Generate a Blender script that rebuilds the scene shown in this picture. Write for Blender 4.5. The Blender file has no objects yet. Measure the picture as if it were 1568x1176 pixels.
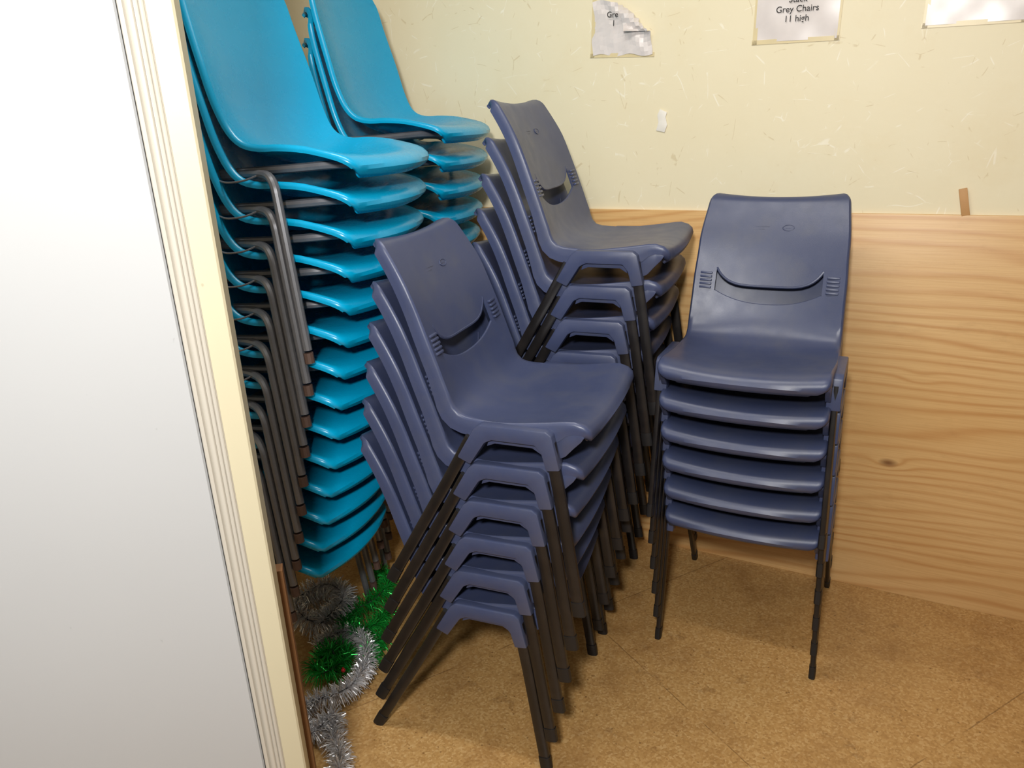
import bpy, bmesh, math, random
from mathutils import Vector, Matrix
random.seed(7)
scene=bpy.context.scene
D2R=math.pi/180
# ---------------------------------------------------------------- materials
def mat(name):
    m=bpy.data.materials.new(name); m.use_nodes=True
    nt=m.node_tree; b=nt.nodes['Principled BSDF']
    return m,nt,b
def N(nt,t,**kw):
    n=nt.nodes.new(t)
    for k,v in kw.items():
        if k in n.inputs: n.inputs[k].default_value=v
        else: setattr(n,k,v)
    return n
def math_n(nt,op,a,b=None,c=None,clamp=False):
    n=nt.nodes.new('ShaderNodeMath'); n.operation=op; n.use_clamp=clamp
    for i,x in enumerate((a,b,c)):
        if x is None: continue
        if isinstance(x,(int,float)): n.inputs[i].default_value=x
        else: nt.links.new(x,n.inputs[i])
    return n.outputs[0]
def ramp(nt,fac,stops):
    r=nt.nodes.new('ShaderNodeValToRGB')
    e=r.color_ramp.elements
    while len(e)<len(stops): e.new(0.5)
    for i,(p,c) in enumerate(stops):
        e[i].position=p; e[i].color=(*c,1) if len(c)==3 else c
    nt.links.new(fac,r.inputs[0]); return r.outputs[0]
def mix(nt,fac,a,b,bt='MIX'):
    n=nt.nodes.new('ShaderNodeMix'); n.data_type='RGBA'; n.blend_type=bt
    for idx,x in ((0,fac),(6,a),(7,b)):
        if isinstance(x,(int,float)): n.inputs[idx].default_value=x
        elif isinstance(x,tuple): n.inputs[idx].default_value=(*x,1)
        else: nt.links.new(x,n.inputs[idx])
    return n.outputs[2]
def coords(nt,scale=(1,1,1),loc=(0,0,0),rot=(0,0,0)):
    tc=nt.nodes.new('ShaderNodeTexCoord'); mp=nt.nodes.new('ShaderNodeMapping')
    mp.inputs['Scale'].default_value=scale; mp.inputs['Location'].default_value=loc; mp.inputs['Rotation'].default_value=rot
    nt.links.new(tc.outputs['Object'],mp.inputs[0]); return mp.outputs[0]
def noise(nt,vec,scale,detail=4,rough=.5,dist=0):
    n=N(nt,'ShaderNodeTexNoise',Scale=scale,Detail=detail,Roughness=rough,Distortion=dist)
    nt.links.new(vec,n.inputs['Vector']); return n.outputs[0]
def bump(nt,b,h,strength=.2,dist=.01):
    n=N(nt,'ShaderNodeBump',Strength=strength,Distance=dist)
    nt.links.new(h,n.inputs['Height']); nt.links.new(n.outputs[0],b.inputs['Normal'])
def sr(r,g,b):
    f=lambda c:(c/255/12.92) if c/255<.04045 else ((c/255+.055)/1.055)**2.4
    return (f(r),f(g),f(b))

def plastic(name,c1,c2,rough,dust=None,bs=.05,bscale=900):
    m,nt,b=mat(name); v=coords(nt)
    n=noise(nt,v,6,3)
    col=mix(nt,n,c1,c2)
    if dust:
        f=math_n(nt,'MULTIPLY',ramp(nt,noise(nt,v,11,6,.65),[(.45,(0,0,0)),(.8,(1,1,1))]),.35)
        col=mix(nt,f,col,dust)
    nt.links.new(col,b.inputs['Base Color'])
    r=math_n(nt,'MULTIPLY_ADD',noise(nt,v,25,4),.2,rough-.1)
    nt.links.new(r,b.inputs['Roughness'])
    bump(nt,b,noise(nt,v,bscale,2),bs,.002)
    return m
M_grey=plastic('slate_blue_plastic',sr(56,65,96),sr(68,76,108),.36,sr(92,93,97),.12)
M_blue=plastic('turquoise_plastic',sr(0,144,188),sr(2,154,200),.27,None,.03)
M_leg=plastic('black_leg_paint',sr(16,15,17),sr(30,27,27),.35,sr(60,52,48),.05)
def metal():
    m,nt,b=mat('grey_steel_tube'); v=coords(nt)
    col=mix(nt,noise(nt,v,14,6,.7),sr(92,94,100),sr(136,136,140))
    nt.links.new(col,b.inputs['Base Color']); b.inputs['Metallic'].default_value=.4; b.inputs['Roughness'].default_value=.34
    return m
M_tube=metal()
def simple(name,c,rough=.5,metal=0):
    m,nt,b=mat(name); v=coords(nt)
    col=mix(nt,noise(nt,v,20,4),tuple(x*.85 for x in c),tuple(min(1,x*1.1) for x in c))
    nt.links.new(col,b.inputs['Base Color']); b.inputs['Roughness'].default_value=rough; b.inputs['Metallic'].default_value=metal
    return m
M_rust=simple('worn_ferrule',sr(88,68,60),.6)
M_paper=simple('paper_in_sleeve',sr(222,215,212),.3)
M_tape=simple('old_tape',sr(220,204,160),.35)
M_ink=simple('printed_ink',sr(30,28,30),.6)
M_filler=simple('white_patch',sr(236,232,222),.5)
M_brown=simple('raw_plywood_edge',sr(120,82,48),.7)
M_stick=simple('pine_offcut',sr(196,150,98),.6)
def wall_mat():
    m,nt,b=mat('cream_painted_wall'); v=coords(nt)
    base=mix(nt,noise(nt,v,2.2,5,.6),sr(228,216,180),sr(236,228,200))
    def scr(scale,rot,seed,th):
        vv=coords(nt,scale,(seed,seed*.7,seed*.3),rot)
        vo=N(nt,'ShaderNodeTexVoronoi'); vo.feature='DISTANCE_TO_EDGE'; vo.inputs['Scale'].default_value=1
        dn=N(nt,'ShaderNodeTexNoise',Scale=3.0,Detail=2.0); nt.links.new(v,dn.inputs['Vector'])
        add=nt.nodes.new('ShaderNodeVectorMath'); add.operation='MULTIPLY_ADD'
        nt.links.new(dn.outputs[1],add.inputs[0]); add.inputs[1].default_value=(1.2,1.2,1.2); nt.links.new(vv,add.inputs[2])
        nt.links.new(add.outputs[0],vo.inputs['Vector'])
        line=math_n(nt,'LESS_THAN',vo.outputs['Distance'],th)
        mk=ramp(nt,noise(nt,v,13+seed,2,.5),[(.59,(0,0,0)),(.65,(1,1,1))])
        return math_n(nt,'MULTIPLY',line,mk)
    s1=scr((7,7,9),(0,.5,0),1.3,.010); s2=scr((12,12,5),(0,-.7,0),4.1,.009); s3=scr((5,5,13),(0,.2,0),7.7,.008)
    s=math_n(nt,'ADD',math_n(nt,'ADD',s1,s2),s3,clamp=True)
    col=mix(nt,math_n(nt,'MULTIPLY',s,.42),base,sr(252,249,236))
    d1=math_n(nt,'ADD',scr((4,4,10),(0,1.0,0),11.7,.008),scr((9,9,4),(0,-.2,0),15.2,.007),clamp=True)
    col=mix(nt,math_n(nt,'MULTIPLY',d1,.38),col,sr(190,168,120))
    dk=ramp(nt,noise(nt,v,3.1,6,.7),[(.55,(0,0,0)),(.75,(1,1,1))])
    col=mix(nt,math_n(nt,'MULTIPLY',dk,.15),col,sr(210,180,115))
    nt.links.new(col,b.inputs['Base Color']); b.inputs['Roughness'].default_value=.5
    bump(nt,b,noise(nt,v,70,3),.10,.003)
    return m
M_wall=wall_mat()
def panel_mat():
    m,nt,b=mat('pine_plywood'); v=coords(nt)
    sep=nt.nodes.new('ShaderNodeSeparateXYZ'); nt.links.new(v,sep.inputs[0])
    z=sep.outputs[2]
    low=noise(nt,coords(nt,(.55,1,2.6)),1.0,2,.4)
    low2=noise(nt,coords(nt,(1.3,1,14),(3,0,5)),1.0,3,.5)
    vk=coords(nt,(2.6,0.0,5.0),(.33,0,.2))
    vo=N(nt,'ShaderNodeTexVoronoi',Scale=1.0,Randomness=1.0); nt.links.new(vk,vo.inputs['Vector'])
    d=vo.outputs['Distance']
    kn=math_n(nt,'POWER',2.718,math_n(nt,'MULTIPLY',math_n(nt,'MULTIPLY',d,d),-60))
    ph=math_n(nt,'ADD',math_n(nt,'MULTIPLY',z,185),math_n(nt,'MULTIPLY',low,80))
    ph=math_n(nt,'ADD',ph,math_n(nt,'MULTIPLY',kn,7))
    ph=math_n(nt,'ADD',ph,math_n(nt,'MULTIPLY',low2,6))
    w=math_n(nt,'MULTIPLY_ADD',math_n(nt,'SINE',ph),.5,.5)
    w=math_n(nt,'POWER',w,3.0)
    fine=noise(nt,coords(nt,(5,1,260)),1.0,3,.6)
    patch=noise(nt,coords(nt,(1.0,1,2.4),(9,0,2)),1.3,3)
    base=mix(nt,patch,sr(212,168,106),sr(230,194,140))
    amt=math_n(nt,'MULTIPLY',w,math_n(nt,'MULTIPLY_ADD',noise(nt,coords(nt,(1,1,4),(4,4,4)),1.5,3),1.3,-.18,clamp=True))
    col=mix(nt,math_n(nt,'MULTIPLY',amt,.85),base,sr(182,120,58))
    col=mix(nt,math_n(nt,'MULTIPLY',ramp(nt,fine,[(.4,(0,0,0)),(.75,(1,1,1))]),.4),col,sr(190,138,80))
    st=ramp(nt,noise(nt,coords(nt,(1,1,3),(2,7,1)),4,6,.7),[(.55,(0,0,0)),(.75,(1,1,1))])
    col=mix(nt,math_n(nt,'MULTIPLY',st,.28),col,sr(150,100,52))
    ring=ramp(nt,d,[(.030,(1,1,1)),(.085,(0,0,0))])
    col=mix(nt,math_n(nt,'MULTIPLY',ring,.85),col,sr(104,56,24))
    nt.links.new(col,b.inputs['Base Color']); b.inputs['Roughness'].default_value=.4
    bump(nt,b,math_n(nt,'ADD',fine,w),.08,.002)
    return m
M_panel=panel_mat()
def floor_mat():
    m,nt,b=mat('varnished_particleboard_floor'); v=coords(nt)
    big=noise(nt,v,2.0,5,.6)
    base=mix(nt,big,sr(176,134,78),sr(198,160,104))
    vo=N(nt,'ShaderNodeTexVoronoi',Scale=190.0); nt.links.new(v,vo.inputs['Vector'])
    sepc=nt.nodes.new('ShaderNodeSeparateColor'); nt.links.new(vo.outputs['Color'],sepc.inputs[0])
    chip=ramp(nt,sepc.outputs[0],[(.0,sr(144,102,56)),(.35,sr(176,134,80)),(.75,sr(198,160,106)),(1,sr(218,186,136))])
    col=mix(nt,.42,base,chip)
    vo2=N(nt,'ShaderNodeTexVoronoi',Scale=60.0); nt.links.new(v,vo2.inputs['Vector'])
    sp=nt.nodes.new('ShaderNodeSeparateColor'); nt.links.new(vo2.outputs['Color'],sp.inputs[0])
    dot=math_n(nt,'MULTIPLY',math_n(nt,'LESS_THAN',vo2.outputs['Distance'],.16),math_n(nt,'GREATER_THAN',sp.outputs[1],.8))
    col=mix(nt,math_n(nt,'MULTIPLY',dot,.5),col,sr(90,56,28))
    stain=ramp(nt,noise(nt,v,4.5,7,.7),[(.48,(0,0,0)),(.68,(1,1,1))])
    col=mix(nt,math_n(nt,'MULTIPLY',stain,.5),col,sr(134,94,52))
    stain2=ramp(nt,noise(nt,coords(nt,(1,1,1),(5,3,0)),14,5,.7),[(.60,(0,0,0)),(.68,(1,1,1))])
    col=mix(nt,math_n(nt,'MULTIPLY',stain2,.32),col,sr(100,64,34))
    def seam(ang,off,period,w):
        r=coords(nt,(1,1,1),(off,0,0),(0,0,ang)); s=nt.nodes.new('ShaderNodeSeparateXYZ'); nt.links.new(r,s.inputs[0])
        wob=math_n(nt,'MULTIPLY_ADD',noise(nt,v,30,2),.004,0)
        x=math_n(nt,'ADD',s.outputs[0],wob)
        f=math_n(nt,'ABSOLUTE',math_n(nt,'SUBTRACT',math_n(nt,'FRACT',math_n(nt,'DIVIDE',x,period)),.5))
        return math_n(nt,'LESS_THAN',f,w/period)
    s=math_n(nt,'MAXIMUM',seam(61.6*D2R,.18,.9,.0016),seam(-28.4*D2R,.33,1.8,.0016))
    s=math_n(nt,'MULTIPLY',s,ramp(nt,noise(nt,v,7,3),[(.4,(0,0,0)),(.5,(1,1,1))]))
    col=mix(nt,math_n(nt,'MULTIPLY',s,.5),col,sr(90,58,30))
    nt.links.new(col,b.inputs['Base Color'])
    r=math_n(nt,'MULTIPLY_ADD',noise(nt,v,12,5),.3,.18); nt.links.new(r,b.inputs['Roughness'])
    bump(nt,b,math_n(nt,'ADD',noise(nt,v,120,3),noise(nt,v,18,2)),.14,.002)
    return m
M_floor=floor_mat()
def paint(name,c,rough,bs=.1,sc=160):
    m,nt,b=mat(name); v=coords(nt)
    n=noise(nt,v,3,5,.6)
    col=mix(nt,n,tuple(x*.95 for x in c),c)
    sp=ramp(nt,noise(nt,v,40,2,.5),[(.76,(0,0,0)),(.79,(1,1,1))])
    col=mix(nt,math_n(nt,'MULTIPLY',sp,.4),col,tuple(x*.4 for x in c))
    nt.links.new(col,b.inputs['Base Color']); b.inputs['Roughness'].default_value=rough
    bump(nt,b,noise(nt,v,sc,3),bs,.002); return m
M_door=paint('white_door_paint',sr(184,186,188),.45,.03,60)
M_trim=paint('cream_gloss_trim',sr(196,191,180),.38,.05)
M_jamb=paint('cream_jamb',sr(204,196,168),.45,.05)
M_ceil=paint('ceiling_paint',sr(235,232,222),.7)

# ---------------------------------------------------------------- mesh tools
class MB:
    def __init__(s): s.v=[]; s.f=[]; s.m=[]; s.sm=[]
    def add(s,vs,fs,mi=0,smooth=True):
        o=len(s.v); s.v+= [tuple(p) for p in vs]
        for f in fs: s.f.append([i+o for i in f]); s.m.append(mi); s.sm.append(smooth)
    def mesh(s,name,mats,sharp=35):
        me=bpy.data.meshes.new(name); me.from_pydata(s.v,[],s.f)
        for m in mats: me.materials.append(m)
        me.polygons.foreach_set('material_index',s.m); me.polygons.foreach_set('use_smooth',s.sm)
        bm=bmesh.new(); bm.from_mesh(me); bmesh.ops.recalc_face_normals(bm,faces=bm.faces)
        for e in bm.edges:
            if len(e.link_faces)==2 and e.calc_face_angle(0)>sharp*D2R: e.smooth=False
        bm.to_mesh(me); bm.free(); me.update(); return me
def obj(name,me,loc=(0,0,0),rotz=0,parent=None):
    o=bpy.data.objects.new(name,me); o.location=loc; o.rotation_euler=(0,0,rotz)
    scene.collection.objects.link(o)
    if parent: o.parent=parent
    return o
def catmull(pts,n=8):
    P=[Vector(p) for p in pts]; P=[P[0]*2-P[1]]+P+[P[-1]*2-P[-2]]; out=[]
    for i in range(1,len(P)-2):
        a,b,c,d=P[i-1:i+3]
        for k in range(n):
            t=k/n
            out.append(.5*((2*b)+(c-a)*t+(2*a-5*b+4*c-d)*t*t+(-a+3*b-3*c+d)*t**3))
    out.append(P[-2]); return out
def tube(mb,path,rx,ry=None,seg=10,mi=0,side=None,cap=True,super_=1.0):
    ry=ry or rx; path=[Vector(p) for p in path]; vs=[];fs=[]; n=len(path)
    ref=Vector(side) if side else None; prev=None
    for i,p in enumerate(path):
        t=(path[min(i+1,n-1)]-path[max(i-1,0)]).normalized()
        if ref: b=(ref-t*ref.dot(t)).normalized()
        else:
            if prev is None:
                a=Vector((0,0,1)) if abs(t.z)<.9 else Vector((1,0,0)); b=t.cross(a).normalized()
            else: b=(prev-t*prev.dot(t)).normalized()
            prev=b
        c=t.cross(b)
        for k in range(seg):
            a=2*math.pi*k/seg; ca,sa=math.cos(a),math.sin(a)
            e=super_
            ca=math.copysign(abs(ca)**e,ca); sa=math.copysign(abs(sa)**e,sa)
            vs.append(p+c*(rx*ca)+b*(ry*sa))
    for i in range(n-1):
        for k in range(seg):
            k2=(k+1)%seg; fs.append([i*seg+k,i*seg+k2,(i+1)*seg+k2,(i+1)*seg+k])
    if cap: fs.append(list(range(seg))); fs.append([(n-1)*seg+k for k in range(seg)])
    mb.add(vs,fs,mi)
def fillet(pts,r,n=5):
    P=[Vector(p) for p in pts]; out=[P[0]]
    for i in range(1,len(P)-1):
        a=(P[i-1]-P[i]); c=(P[i+1]-P[i]); rr=min(r,a.length*.45,c.length*.45)
        A=P[i]+a.normalized()*rr; C=P[i]+c.normalized()*rr
        for k in range(n+1):
            t=k/n; out.append(A*(1-t)**2+P[i]*2*t*(1-t)+C*t*t)
    out.append(P[-1]); return out
def box(mb,c,ax,ay,az,mi=0,bev=0):
    c=Vector(c);ax=Vector(ax);ay=Vector(ay);az=Vector(az)
    vs=[c+ax*i+ay*j+az*k for i in(-1,1) for j in(-1,1) for k in(-1,1)]
    fs=[(0,1,3,2),(4,6,7,5),(0,4,5,1),(2,3,7,6),(0,2,6,4),(1,5,7,3)]
    if bev:
        bm=bmesh.new(); bv=[bm.verts.new(v) for v in vs]
        for f in fs: bm.faces.new([bv[i] for i in f])
        bmesh.ops.bevel(bm,geom=list(bm.edges),offset=bev,segments=2,affect='EDGES',profile=.5)
        bm.verts.index_update(); mb.add([v.co.copy() for v in bm.verts],[[v.index for v in f.verts] for f in bm.faces],mi); bm.free()
    else: mb.add(vs,fs,mi,False)
def prism(mb,poly,y0,y1,mi=0,bev=.002):
    bm=bmesh.new(); a=[bm.verts.new((x,y0,z)) for x,z in poly]; b=[bm.verts.new((x,y1,z)) for x,z in poly]
    n=len(poly); bm.faces.new(a); bm.faces.new(list(reversed(b)))
    for i in range(n): bm.faces.new([a[i],b[i],b[(i+1)%n],a[(i+1)%n]])
    bmesh.ops.recalc_face_normals(bm,faces=bm.faces)
    if bev: bmesh.ops.bevel(bm,geom=list(bm.edges),offset=bev,segments=2,affect='EDGES',profile=.5)
    big=[f for f in bm.faces if len(f.verts)>4]; bmesh.ops.triangulate(bm,faces=big)
    bm.verts.index_update(); mb.add([v.co.copy() for v in bm.verts],[[v.index for v in f.verts] for f in bm.faces],mi); bm.free()
def sstep(x): x=max(0,min(1,x)); return x*x*(3-2*x)
def interp(tab,x):
    if x<=tab[0][0]: return tab[0][1]
    for (a,va),(b,vb) in zip(tab,tab[1:]):
        if x<=b: return va+(vb-va)*sstep((x-a)/(b-a))
    return tab[-1][1]

def shell(mb,prof,wfun,shape,flange,thick,svals,cols,slot=None,warp=None,mi=0,fl_out=.006,nh=.006):
    P=catmull([(x,0,z) for x,z in prof],12)
    L=[0]
    for a,b in zip(P,P[1:]): L.append(L[-1]+(b-a).length)
    T=L[-1]
    def at(s):
        s=max(0,min(T,s)); 
        for i in range(len(L)-1):
            if s<=L[i+1]+1e-9:
                t=(s-L[i])/max(1e-9,L[i+1]-L[i]); return P[i].lerp(P[i+1],t)
        return P[-1]
    def nrm(s):
        h=nh if .05<s<T-.05 else .006
        t=(at(s+h)-at(s-h)).normalized(); return Vector((t.z,0,-t.x))
    if callable(svals): svals=svals(T,at)
    rows=[]
    for s0 in svals:
        def pt(v):
            s=warp(s0,v,T) if warp else s0
            p=at(s); n=nrm(s); w=wfun(s,T)
            dx,dn=shape(s,v,T)
            return p+n*dn+Vector((dx,v*w,0)),n,s
        L_=[];R_=[]
        for sgn,lst in((-1,L_),(1,R_)):
            e,n,s=pt(sgn); fd=flange(s,T); o=Vector((0,sgn,0))
            lst+= [e+o*fl_out*.55-n*min(.0018,fd), e+o*fl_out*.95-n*min(.006,fd*.5), e+o*fl_out-n*fd*.6, e+o*fl_out-n*fd]
        row=list(reversed(L_))+[pt(v)[0] for v in cols]+R_
        rows.append(row)
    nr=len(rows); nc=len(rows[0]); vs=[p for r in rows for p in r]
    allv=[None]*4+list(cols)+[None]*4
    faces=[]
    for i in range(nr-1):
        for j in range(nc-1):
            if slot:
                a,b=allv[j],allv[j+1]
                if a is not None and b is not None and slot(svals[i],svals[i+1],a,b): continue
            faces.append((i*nc+j,i*nc+j+1,(i+1)*nc+j+1,(i+1)*nc+j))
    nor=[Vector() for _ in vs]
    for f in faces:
        n=(vs[f[2]]-vs[f[0]]).cross(vs[f[3]]-vs[f[1]])
        for i in f: nor[i]+=n
    ci=(nr//4)*nc+nc//2; sg=1 if nor[ci].z>0 else -1
    nor=[(n*sg).normalized() if n.length>1e-12 else Vector((0,0,1)) for n in nor]
    o=len(vs); vs2=vs+[v-n*thick for v,n in zip(vs,nor)]
    out=list(faces)+[tuple(o+i for i in reversed(f)) for f in faces]
    from collections import Counter
    cnt=Counter()
    for f in faces:
        for a,b in zip(f,f[1:]+f[:1]): cnt[frozenset((a,b))]+=1
    for f in faces:
        for a,b in zip(f,f[1:]+f[:1]):
            if cnt[frozenset((a,b))]==1: out.append((b,a,a+o,b+o))
    mb.add(vs2,out,mi)
    return at,nrm,T

# ---------------------------------------------------------------- grey chair
def build_grey():
    mb=MB()
    prof=[(.010,.392),(.022,.402),(.026,.418),(.016,.431),(-.014,.436),(-.08,.428),(-.16,.420),(-.225,.422),(-.275,.440),(-.308,.480),(-.330,.540),(-.352,.603),(-.385,.690),(-.425,.774),(-.440,.795),(-.455,.797),(-.466,.787)]
    def wf(s,T):
        base=interp([(0,.190),(.06,.198),(.25,.202),(.36,.196),(.5,.194),(.6,.190),(T,.176)],s)
        d=s-.012; r=.035
        if d<r: base-= r-math.sqrt(max(0,r*r-(r-max(d,0))**2))
        d=T-s-.012; r=.035
        if d<r: base-= r-math.sqrt(max(0,r*r-(r-max(d,0))**2))
        return base
    def shp(s,v,T):
        fr=1-sstep(s/.12)
        seat=sstep(s/.08)*(1-sstep((s-.28)/.1))
        back=sstep((s-.33)/.08)*(1-.5*sstep((s-T+.15)/.15))
        dx=.014*(1-v*v)*fr-.006*fr
        dn=.014*abs(v)**2.4*seat+.020*v*v*back - .012*(1-v*v)*fr*(0 if s<.03 else 1)*.5
        return dx,dn
    def fl(s,T): return interp([(0,.010),(.03,.016),(.08,.026),(.13,.046),(.24,.046),(.30,.040),(.36,.040),(.45,.032),(T-.04,.028),(T,.012)],s)
    V0=.72
    info={}
    def sv(T,at):
        zs=lambda z:next(s/1000 for s in range(250,int(T*1000)) if at(s/1000).z>=z)
        lo=zs(.552); hi=zs(.614); info['lo']=lo; info['hi']=hi; info['T']=T
        a=[0,.006,.012,.018,.026,.034,.044,.056]; k=.056
        n=22; a+=[k+(lo-k)*i/n for i in range(1,n+1)]
        a+=[lo+(hi-lo)*i/3 for i in (1,2)]+[hi]
        e=T-.05; n=10; a+=[hi+(e-hi)*i/n for i in range(1,n+1)]
        a+=[e+.05*i/8 for i in range(1,9)]
        return a
    def warp(s,v,T):
        lo,hi=info['lo'],info['hi']; u=min(1,abs(v)/V0)
        dl=.032*(1-u**2.4); dh=.045*(1-u**5.0)
        if s<=lo: return s-dl*sstep((s-lo+.14)/.14)
        if s>=hi: return s-dh*(1-sstep((s-hi)/.12))
        t=(s-lo)/(hi-lo); return s-(dl*(1-t)+dh*t)
    def slot(s0,s1,a,b): return s0>=info['lo']-1e-6 and s1<=info['hi']+1e-6 and abs(a)<=V0+1e-6 and abs(b)<=V0+1e-6
    inner=[-1,-.985,-.95,-.9,-.83,-.74,-.62,-.5,-.37,-.25,-.12,0]
    inner=inner+[-x for x in reversed(inner[:-1])]
    cols=[-1,-.95,-.88,-.8,-.75]+[V0*x for x in inner]+[.75,.8,.88,.95,1]
    at,nrm,T=shell(mb,prof,wf,shp,fl,.004,sv,cols,slot,warp,0)
    lo,hi=info['lo'],info['hi']
    for e_s,rad in((lo,.0035),(hi,.0045)):
        path=[]
        for v in [V0*x for x in inner]:
            s=warp(e_s,v,T); n=nrm(s); w=wf(s,T); dx,dn=shp(s,v,T)
            path.append(at(s)+n*(dn-.0035)+Vector((dx,v*w,0)))
        tube(mb,path,rad,seg=8)
    for sg in(-1,1):
        for k in range(5):
            s=lo+.008+k*.010; p=at(s); n=nrm(s); t=Vector((-n.z,0,n.x))
            box(mb,p+n*.0160+Vector((0,sg*.165,0)),n*.004,(0,.016,0),t*.0030,0,.0013)
    c=at(T-.115); n=nrm(T-.115); t=Vector((-n.z,0,n.x))
    ring=[]
    for k in range(25):
        a=2*math.pi*k/24; ring.append(c+n*(.0012)+Vector((0,.036+.015*math.cos(a),0))+t*(.008*math.sin(a)))
    tube(mb,ring,.0010,seg=6,cap=False)
    for (y,zz,l) in((-.034,.003,.020),(-.040,-.004,.014),(.036,0,.008)):
        box(mb,c+n*.0004+Vector((0,y,0))+t*zz,n*.0010,(0,l,0),t*.0012)
    for sg in(-1,1):
        poly=[(-.268,.352),(-.226,.422),(-.212,.433),(-.064,.433),(-.052,.424),(-.036,.348),(-.066,.344),(-.076,.382),(-.090,.399),(-.186,.400),(-.202,.392),(-.238,.338)]
        prism(mb,poly,sg*.192,sg*.2255,0,.0035)
        arch=[(-.194,.402),(-.084,.402),(-.079,.376),(-.098,.388),(-.182,.389),(-.201,.381)]
        prism(mb,arch,sg*.196,sg*.214,0,.001)
        gp=[(-.050,.400),(-.045,.365),(-.030,.372),(-.012,.392),(.004,.408),(.012,.420),(-.01,.432),(-.05,.432)]
        prism(mb,gp,sg*.190,sg*.2035,0,.002)
        tube(mb,[(-.238,sg*.211,.395),(-.300,sg*.213,.286),(-.450,sg*.217,.034)],.0135,.0075,12,1,side=(0,1,0),super_=.6)
        tube(mb,[(-.450,sg*.217,.035),(-.4565,sg*.2175,.024),(-.470,sg*.2175,.0)],.0150,.0090,12,2,side=(0,1,0),super_=.6)
        tube(mb,[(-.060,sg*.211,.405),(-.040,sg*.213,.28),(-.005,sg*.217,.034)],.0135,.0075,12,1,side=(0,1,0),super_=.6)
        tube(mb,[(-.005,sg*.217,.035),(-.0035,sg*.2175,.024),(.0,sg*.2175,.0)],.0150,.0090,12,2,side=(0,1,0),super_=.6)
    for x in(-.075,-.215):
        tube(mb,[(x,-.205,.402),(x,-.12,.398),(x,.12,.398),(x,.205,.402)],.008,seg=8,mi=1)
    return mb.mesh('stacking_chair',[M_grey,M_leg,simple('foot_cap_plastic',sr(22,21,23),.5)])
# ---------------------------------------------------------------- turquoise chair
def build_blue():
    mb=MB(); DZ=-.045
    prof=[(.128,.440),(.145,.448),(.153,.462),(.143,.477),(.11,.487),(.04,.484),(-.03,.474),(-.09,.472),(-.145,.487),(-.185,.525),(-.212,.59),(-.230,.68),(-.248,.78),(-.258,.850),(-.264,.874),(-.276,.880),(-.286,.872)]
    prof=[(x,z+DZ) for x,z in prof]
    def wf(s,T):
        base=interp([(0,.178),(.12,.190),(.25,.194),(.36,.198),(.5,.202),(T,.184)],s)
        d=s-.01; r=.06
        if d<r: base-= (r-math.sqrt(max(0,r*r-(r-max(d,0))**2)))*.8
        d=T-s-.01; r=.075
        if d<r: base-= (r-math.sqrt(max(0,r*r-(r-max(d,0))**2)))*.95
        return base
    def shp(s,v,T):
        fr=1-sstep(s/.13)
        k=sstep((s-.04)/.22)*(1-.4*sstep((s-T+.35)/.35))
        dx=.035*(1-v*v)*fr-.015*fr
        return dx,.046*abs(v)**2.3*k
    def fl(s,T): return .014
    def sv(T,at):
        a=[0,.006,.012,.018,.025,.033,.042,.055]; n=34; e=T-.08
        a+=[.055+(e-.055)*i/n for i in range(1,n+1)]; a+=[e+.08*i/12 for i in range(1,13)]
        return a
    cols=[-1+2*i/24 for i in range(25)]
    shell(mb,prof,wf,shp,fl,.004,sv,cols,None,None,0,.008,nh=.045)
    for sg in(-1,1):
        p=[(0,sg*.244,.03),(-.040,sg*.226,.452+DZ),(-.105,sg*.185,.458+DZ),(-.27,sg*.178,.450+DZ),(-.325,sg*.19,.42+DZ),(-.380,sg*.244,.03)]
        tube(mb,fillet(p,.045,6),.0100,seg=10,mi=1)
        tube(mb,[(0,sg*.244,.024),(.0020,sg*.2445,0)],.0112,seg=10,mi=2)
        tube(mb,[(-.380,sg*.244,.024),(-.382,sg*.2445,0)],.0112,seg=10,mi=2)
        w=[(-.095,sg*.196,.456+DZ),(-.12,sg*.218,.446+DZ),(-.16,sg*.222,.442+DZ),(-.20,sg*.206,.446+DZ),(-.24,sg*.19,.452+DZ)]
        tube(mb,catmull(w,4),.0022,seg=6,mi=1)
    p=[(-.25,-.182,.457+DZ),(-.02,-.165,.466+DZ),(.050,-.145,.470+DZ),(.08,-.09,.468+DZ),(.08,.09,.468+DZ),(.050,.145,.470+DZ),(-.02,.165,.466+DZ),(-.25,.182,.457+DZ)]
    tube(mb,fillet(p,.04,4),.0095,seg=8,mi=1)
    tube(mb,[(-.13,-.18,.455+DZ),(-.13,.18,.455+DZ)],.008,seg=8,mi=1)
    return mb.mesh('molded_shell_chair',[M_blue,M_tube,M_rust])
ME_g=build_grey(); ME_b=build_blue()
def stack(name,me,n,x,y,ang,dx,dz,bow=0,dq=0):
    a=ang*D2R; c,s=math.cos(a),math.sin(a)
    for i in range(n):
        j=random.uniform(-.0012,.0012); k=i*dx+j + bow*math.sin(math.pi*i/(n-1)); q=i*dq
        obj(name,me,(x+c*k-s*q,y+s*k+c*q,i*dz),a+random.uniform(-.006,.006))
stack('stacking_chair',ME_g,6,.600,1.802,-116.7,.018,.0925,0,-.0015)
stack('stacking_chair',ME_g,6,.122,1.637,-21.7,.018,.0925)
stack('stacking_chair',ME_g,9,.325,2.134,-21.7,.018,.092)
stack('molded_shell_chair',ME_b,14,-.580,1.880,-20,.0150,.0765,.012,.0052)
stack('molded_shell_chair',ME_b,14,-.385,2.513,-20,.0132,.080)

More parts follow.
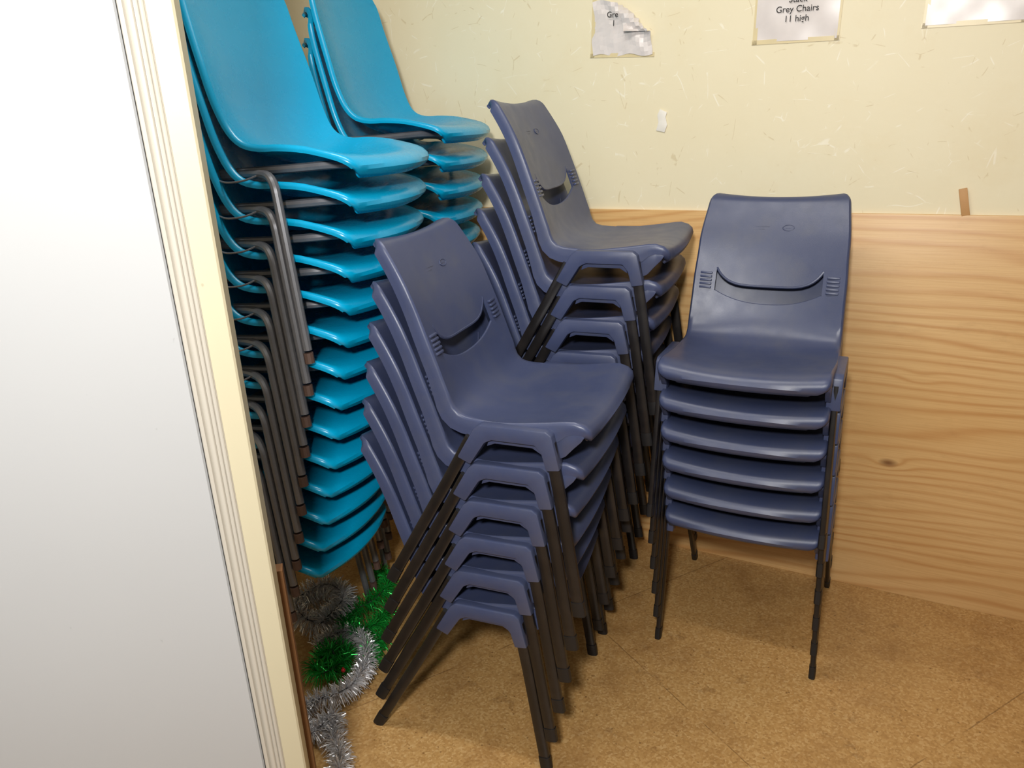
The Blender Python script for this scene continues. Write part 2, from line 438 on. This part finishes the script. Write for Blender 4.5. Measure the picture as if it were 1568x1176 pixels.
# ---------------------------------------------------------------- room
def slab(name,size,loc,rotz,m,bev=0):
    mb=MB(); box(mb,(0,0,0),(size[0]/2,0,0),(0,size[1]/2,0),(0,0,size[2]/2),0,bev)
    return obj(name,mb.mesh(name,[m]),loc,rotz)
TH=-28.4*D2R
Wr=Vector((.8798,-.4753,0)); Nn=Vector((-.4753,-.8798,0)); P0=-Nn*2.396
def wp(s,z,off=0): p=P0+Wr*s+Nn*off; return Vector((p.x,p.y,z))
slab('floor',(8,8,.1),(0,1.2,-.05),0,M_floor)
slab('ceiling',(8,8,.1),(0,1.2,2.75),0,M_ceil)
slab('wall_back',(5.2,.12,2.7),wp(-.35,1.35,-.06),TH,M_wall)
slab('wall_left',(.12,3.6,2.7),wp(-2.95,1.35,1.8)+Wr*-.06,TH,M_wall)
slab('wall_panel_back',(4.6,.012,1.2),wp(-.05,.6,.006),TH,M_panel,.001)
def note(s,z,w,h,lines,rot=0,crumple=0,seed=0):
    rnd=random.Random(seed); mb=MB(); nx,nz=16,12; vs=[];fs=[]
    for j in range(nz+1):
        for i in range(nx+1):
            u=i/nx-.5; v=j/nz-.5
            y=-.002-.0015*math.sin(u*9+seed)*math.cos(v*7)
            X=u*w;Z=v*h
            if crumple:
                y-=crumple*(.5+.5*math.sin(u*17+v*11))*max(0,u+v+.25)*.5+rnd.uniform(0,.002)
                if u+v>.42:
                    k=(u+v-.42); X-=k*.13; Z-=k*.15; y-=.006+.02*k
                X+=.004*math.sin(v*9); Z+=.004*math.sin(u*13)
            vs.append((X,y,Z))
    for j in range(nz):
        for i in range(nx):
            a=j*(nx+1)+i; fs.append((a,a+1,a+nx+2,a+nx+1))
    mb.add(vs,fs,0,not crumple)
    for (cx,cz,ax,az) in ((0,-h/2,w/2+.008,.006),(-w/2,0,.006,h/2+.006),(w/2,0,.006,h/2+.006)):
        if crumple and cx>0: continue
        box(mb,(cx,-.001,cz),(ax,0,0),(0,.0008,0),(0,0,az),1)
    par=obj('paper_notice',mb.mesh('paper_notice',[M_paper,M_tape],80),wp(s,z,.0005),TH)
    par.rotation_euler=(0,rot,TH)
    for k,(txt,dz,dx) in enumerate(lines):
        cu=bpy.data.curves.new('notice_text','FONT'); cu.body=txt; cu.size=.0225; cu.align_x='CENTER'; cu.extrude=.0001; cu.offset=.0001
        cu.materials.append(M_ink)
        t=bpy.data.objects.new('text_line',cu); scene.collection.objects.link(t); t.parent=par
        t.location=(dx,-.0062-(.008 if crumple else 0),dz); t.rotation_euler=(math.pi/2,0,0)
note(-.858,1.737,.19,.15,[('Gre',.030,-.03),('1',.006,-.025)],.05,.035,3)
note(-.358,1.742,.215,.155,[('Stack',.018,0),('Grey Chairs',-.006,0),('11 high',-.030,0)],.02,0,5)
note(.066,1.750,.215,.155,[('Stack',.034,0),('Grey Chairs',.010,0)],.02,0,8)
mb=MB()
prism(mb,[(-.017,-.028),(.010,-.034),(.018,-.012),(.012,.010),(.016,.024),(-.006,.034),(-.014,.016),(-.010,-.004)],-.003,0,0,.0008)
obj('torn_paper_patch',mb.mesh('torn_paper_patch',[M_filler]),wp(-.731,1.468,.001),TH)
mb=MB(); box(mb,(0,0,.036),(.010,0,0),(0,.005,0),(0,0,.036),0,.001)
st=obj('wood_offcut',mb.mesh('wood_offcut',[M_stick]),wp(.112,1.1985,.0075),TH); st.rotation_euler=(0,-.22,TH)
# ---- near door, trim and jamb on the left
E=Vector((-.394,1.043,0)); Ld=Vector((-.97,-.243,0)).normalized()
Fd=Vector((.243,-.97,0)).normalized()
def extr(name,prof,z0,z1,m):
    mb=MB(); n=len(prof)
    A=[E+Ld*e+Fd*d+Vector((0,0,z0)) for e,d in prof]; B=[E+Ld*e+Fd*d+Vector((0,0,z1)) for e,d in prof]
    fs=[(i,(i+1)%n,n+(i+1)%n,n+i) for i in range(n)]+[tuple(range(n)),tuple(range(2*n-1,n-1,-1))]
    mb.add(A+B,fs,0); return obj(name,mb.mesh(name,[m],30))
extr('trim_1',[(0,-.06),(0,-.003),(.003,0),(.033,0),(.033,-.06)],0,2.6,M_jamb)
pr=[(.033,-.05),(.033,.001)]
def bead(c,r,n=6,b=.002): return [(c-r*math.cos(math.pi*k/n),b+r*math.sin(math.pi*k/n)) for k in range(n+1)]
pr+=bead(.037,.003)+bead(.043,.0024,b=.003)+bead(.0505,.0045,b=.003)+[(.056,.004),(.058,.008),(.0625,.009),(.0638,.007),(.0638,-.05)]
extr('trim_2',pr,0,2.6,M_trim)
extr('door_1',[(.0655,-.032),(.0655,.004),(.068,.007),(1.0,.007),(1.0,-.032)],.004,2.6,M_door)
extr('trim_3',[(-.009,-.085),(-.009,-.061),(.036,-.061),(.036,-.085)],0,.80,M_brown)

# ---------------------------------------------------------------- tinsel
def tinsel(name,paths,r,dens,m,core,parent):
    rnd=random.Random(len(name)+int(r*1000)); mb=MB(); vs=[];fs=[]
    for path in paths:
        P=catmull(path,10); L=[0]
        for a,b in zip(P,P[1:]): L.append(L[-1]+(b-a).length)
        for k in range(int(L[-1]*dens)):
            s=rnd.uniform(0,L[-1]); i=max(j for j in range(len(P)-1) if L[j]<=s)
            t=(s-L[i])/max(1e-6,L[i+1]-L[i]); p=P[i].lerp(P[i+1],t); tg=(P[i+1]-P[i]).normalized()
            d=Vector((rnd.gauss(0,1),rnd.gauss(0,1),rnd.gauss(0,1))); d=(d-tg*d.dot(tg)*.75).normalized()
            ln=r*rnd.uniform(.7,1.15); w=d.cross(Vector((rnd.gauss(0,1),rnd.gauss(0,1),rnd.gauss(0,1)))).normalized()*.0012
            q=p+d*ln*.55; e=p+d*ln+Vector((0,0,-ln*.18))+w*rnd.uniform(-4,4)
            for z in(q,e): z.z=max(z.z,.002)
            o=len(vs); vs+=[p-w,p+w,q+w,q-w,e+w*.7,e-w*.7]; fs+=[(o,o+1,o+2,o+3),(o+3,o+2,o+4,o+5)]
        tube(mb,P,.002,seg=5,mi=1)
    mb.add(vs,fs,0,False)
    return obj(name,mb.mesh(name,[m,core],180),parent=parent)
def foil(name,c,rough,met=.7):
    m,nt,b=mat(name); v=coords(nt); nt.links.new(mix(nt,noise(nt,v,60,2),tuple(x*.65 for x in c),c),b.inputs['Base Color'])
    b.inputs['Metallic'].default_value=met; b.inputs['Roughness'].default_value=rough; return m
M_sil=foil('silver_foil',sr(242,242,246),.28,.6); M_grn=foil('green_foil',sr(40,185,75),.28,.6); M_core=simple('tinsel_thread',sr(60,60,60),.7)
TG=bpy.data.objects.new('tinsel_garland',None); scene.collection.objects.link(TG)
tinsel('silver_strand_far',[[(-.70,2.08,.05),(-.64,2.14,.06),(-.57,2.10,.06),(-.58,2.01,.05),(-.66,1.98,.06),(-.71,2.04,.09),(-.63,2.08,.12),(-.56,2.04,.10),(-.62,1.96,.06)]],.045,3400,M_sil,M_core,TG)
tinsel('green_strand',[[(-.50,2.26,.05),(-.44,2.17,.06),(-.47,2.08,.06),(-.54,2.02,.05),(-.54,1.95,.05),(-.49,1.92,.06),(-.45,1.96,.05),(-.42,2.04,.05)],[(-.42,1.92,.03),(-.46,1.86,.04),(-.44,1.80,.03)],[(-.60,1.83,.04),(-.55,1.86,.05),(-.51,1.80,.06),(-.56,1.74,.06),(-.60,1.78,.05),(-.55,1.80,.09),(-.53,1.75,.04)]],.042,2400,M_grn,M_core,TG)
tinsel('silver_strand_near',[[(-.62,1.88,.04),(-.55,1.93,.05),(-.48,1.89,.05),(-.455,1.80,.05),(-.47,1.71,.05),(-.52,1.66,.05),(-.58,1.64,.05),(-.60,1.58,.04),(-.55,1.54,.04),(-.51,1.60,.04),(-.50,1.54,.03),(-.47,1.48,.03),(-.46,1.42,.03)]],.036,4200,M_sil,M_core,TG)
mb=MB(); 
bm=bmesh.new(); bmesh.ops.create_uvsphere(bm,u_segments=16,v_segments=10,radius=.006); bm.verts.index_update()
mb.add([v.co.copy() for v in bm.verts],[[v.index for v in f.verts] for f in bm.faces]); bm.free()
tube(mb,[(0,0,.005),(0,0,.009)],.002,seg=8)
obj('red_bead',mb.mesh('red_bead',[simple('red_gloss',sr(170,20,25),.2)]),(-.50,1.715,.085),parent=TG)

# ---------------------------------------------------------------- lights
mb=MB(); box(mb,(0,0,0),(.65,0,0),(0,.09,0),(0,0,.03),0,.01)
obj('ceiling_light',mb.mesh('ceiling_light',[M_ceil]),(-.15,1.35,2.668),-.4)
LX,LY,LZ=-.22,-.38,2.0
mb=MB(); tube(mb,[(0,0,.12),(0,0,2.70-LZ)],.004,seg=8); tube(mb,[(0,0,.12),(0,0,.115),(0,0,.09),(0,0,.07)],.06,seg=24)
obj('added_lamp_body',mb.mesh('added_lamp_body',[M_ceil]),(LX,LY,LZ),0)  # invented body and cord, added out of view above the frontal light
def area(loc,rot,sx,sy,e,c):
    l=bpy.data.lights.new('lamp','AREA'); l.shape='RECTANGLE'; l.size=sx; l.size_y=sy; l.energy=e; l.color=c
    o=bpy.data.objects.new('lamp',l); o.location=loc; o.rotation_euler=rot; scene.collection.objects.link(o)
area((-.15,1.35,2.62),(0,0,-.4),1.1,.14,17,(1,.97,.92))
area((LX,LY,LZ),(1.2,0,0),.18,.18,52,(1,.98,.94))
w=bpy.data.worlds.new('World'); scene.world=w; w.use_nodes=True
w.node_tree.nodes['Background'].inputs[0].default_value=(1,.98,.96,1); w.node_tree.nodes['Background'].inputs[1].default_value=.15
# ---------------------------------------------------------------- camera
F=Vector((0,.9426,-.3338)); R=Vector((.999,-.01525,-.0431)); U=Vector((.0457,.3335,.9416))
cam=bpy.data.cameras.new('camera'); cam.sensor_width=36; cam.lens=26.7; cam.clip_start=.02
co=bpy.data.objects.new('camera',cam); scene.collection.objects.link(co)
M=Matrix(((R.x,U.x,-F.x,0),(R.y,U.y,-F.y,0),(R.z,U.z,-F.z,1.505),(0,0,0,1)))
co.matrix_world=M; scene.camera=co
scene.view_settings.view_transform='Standard'
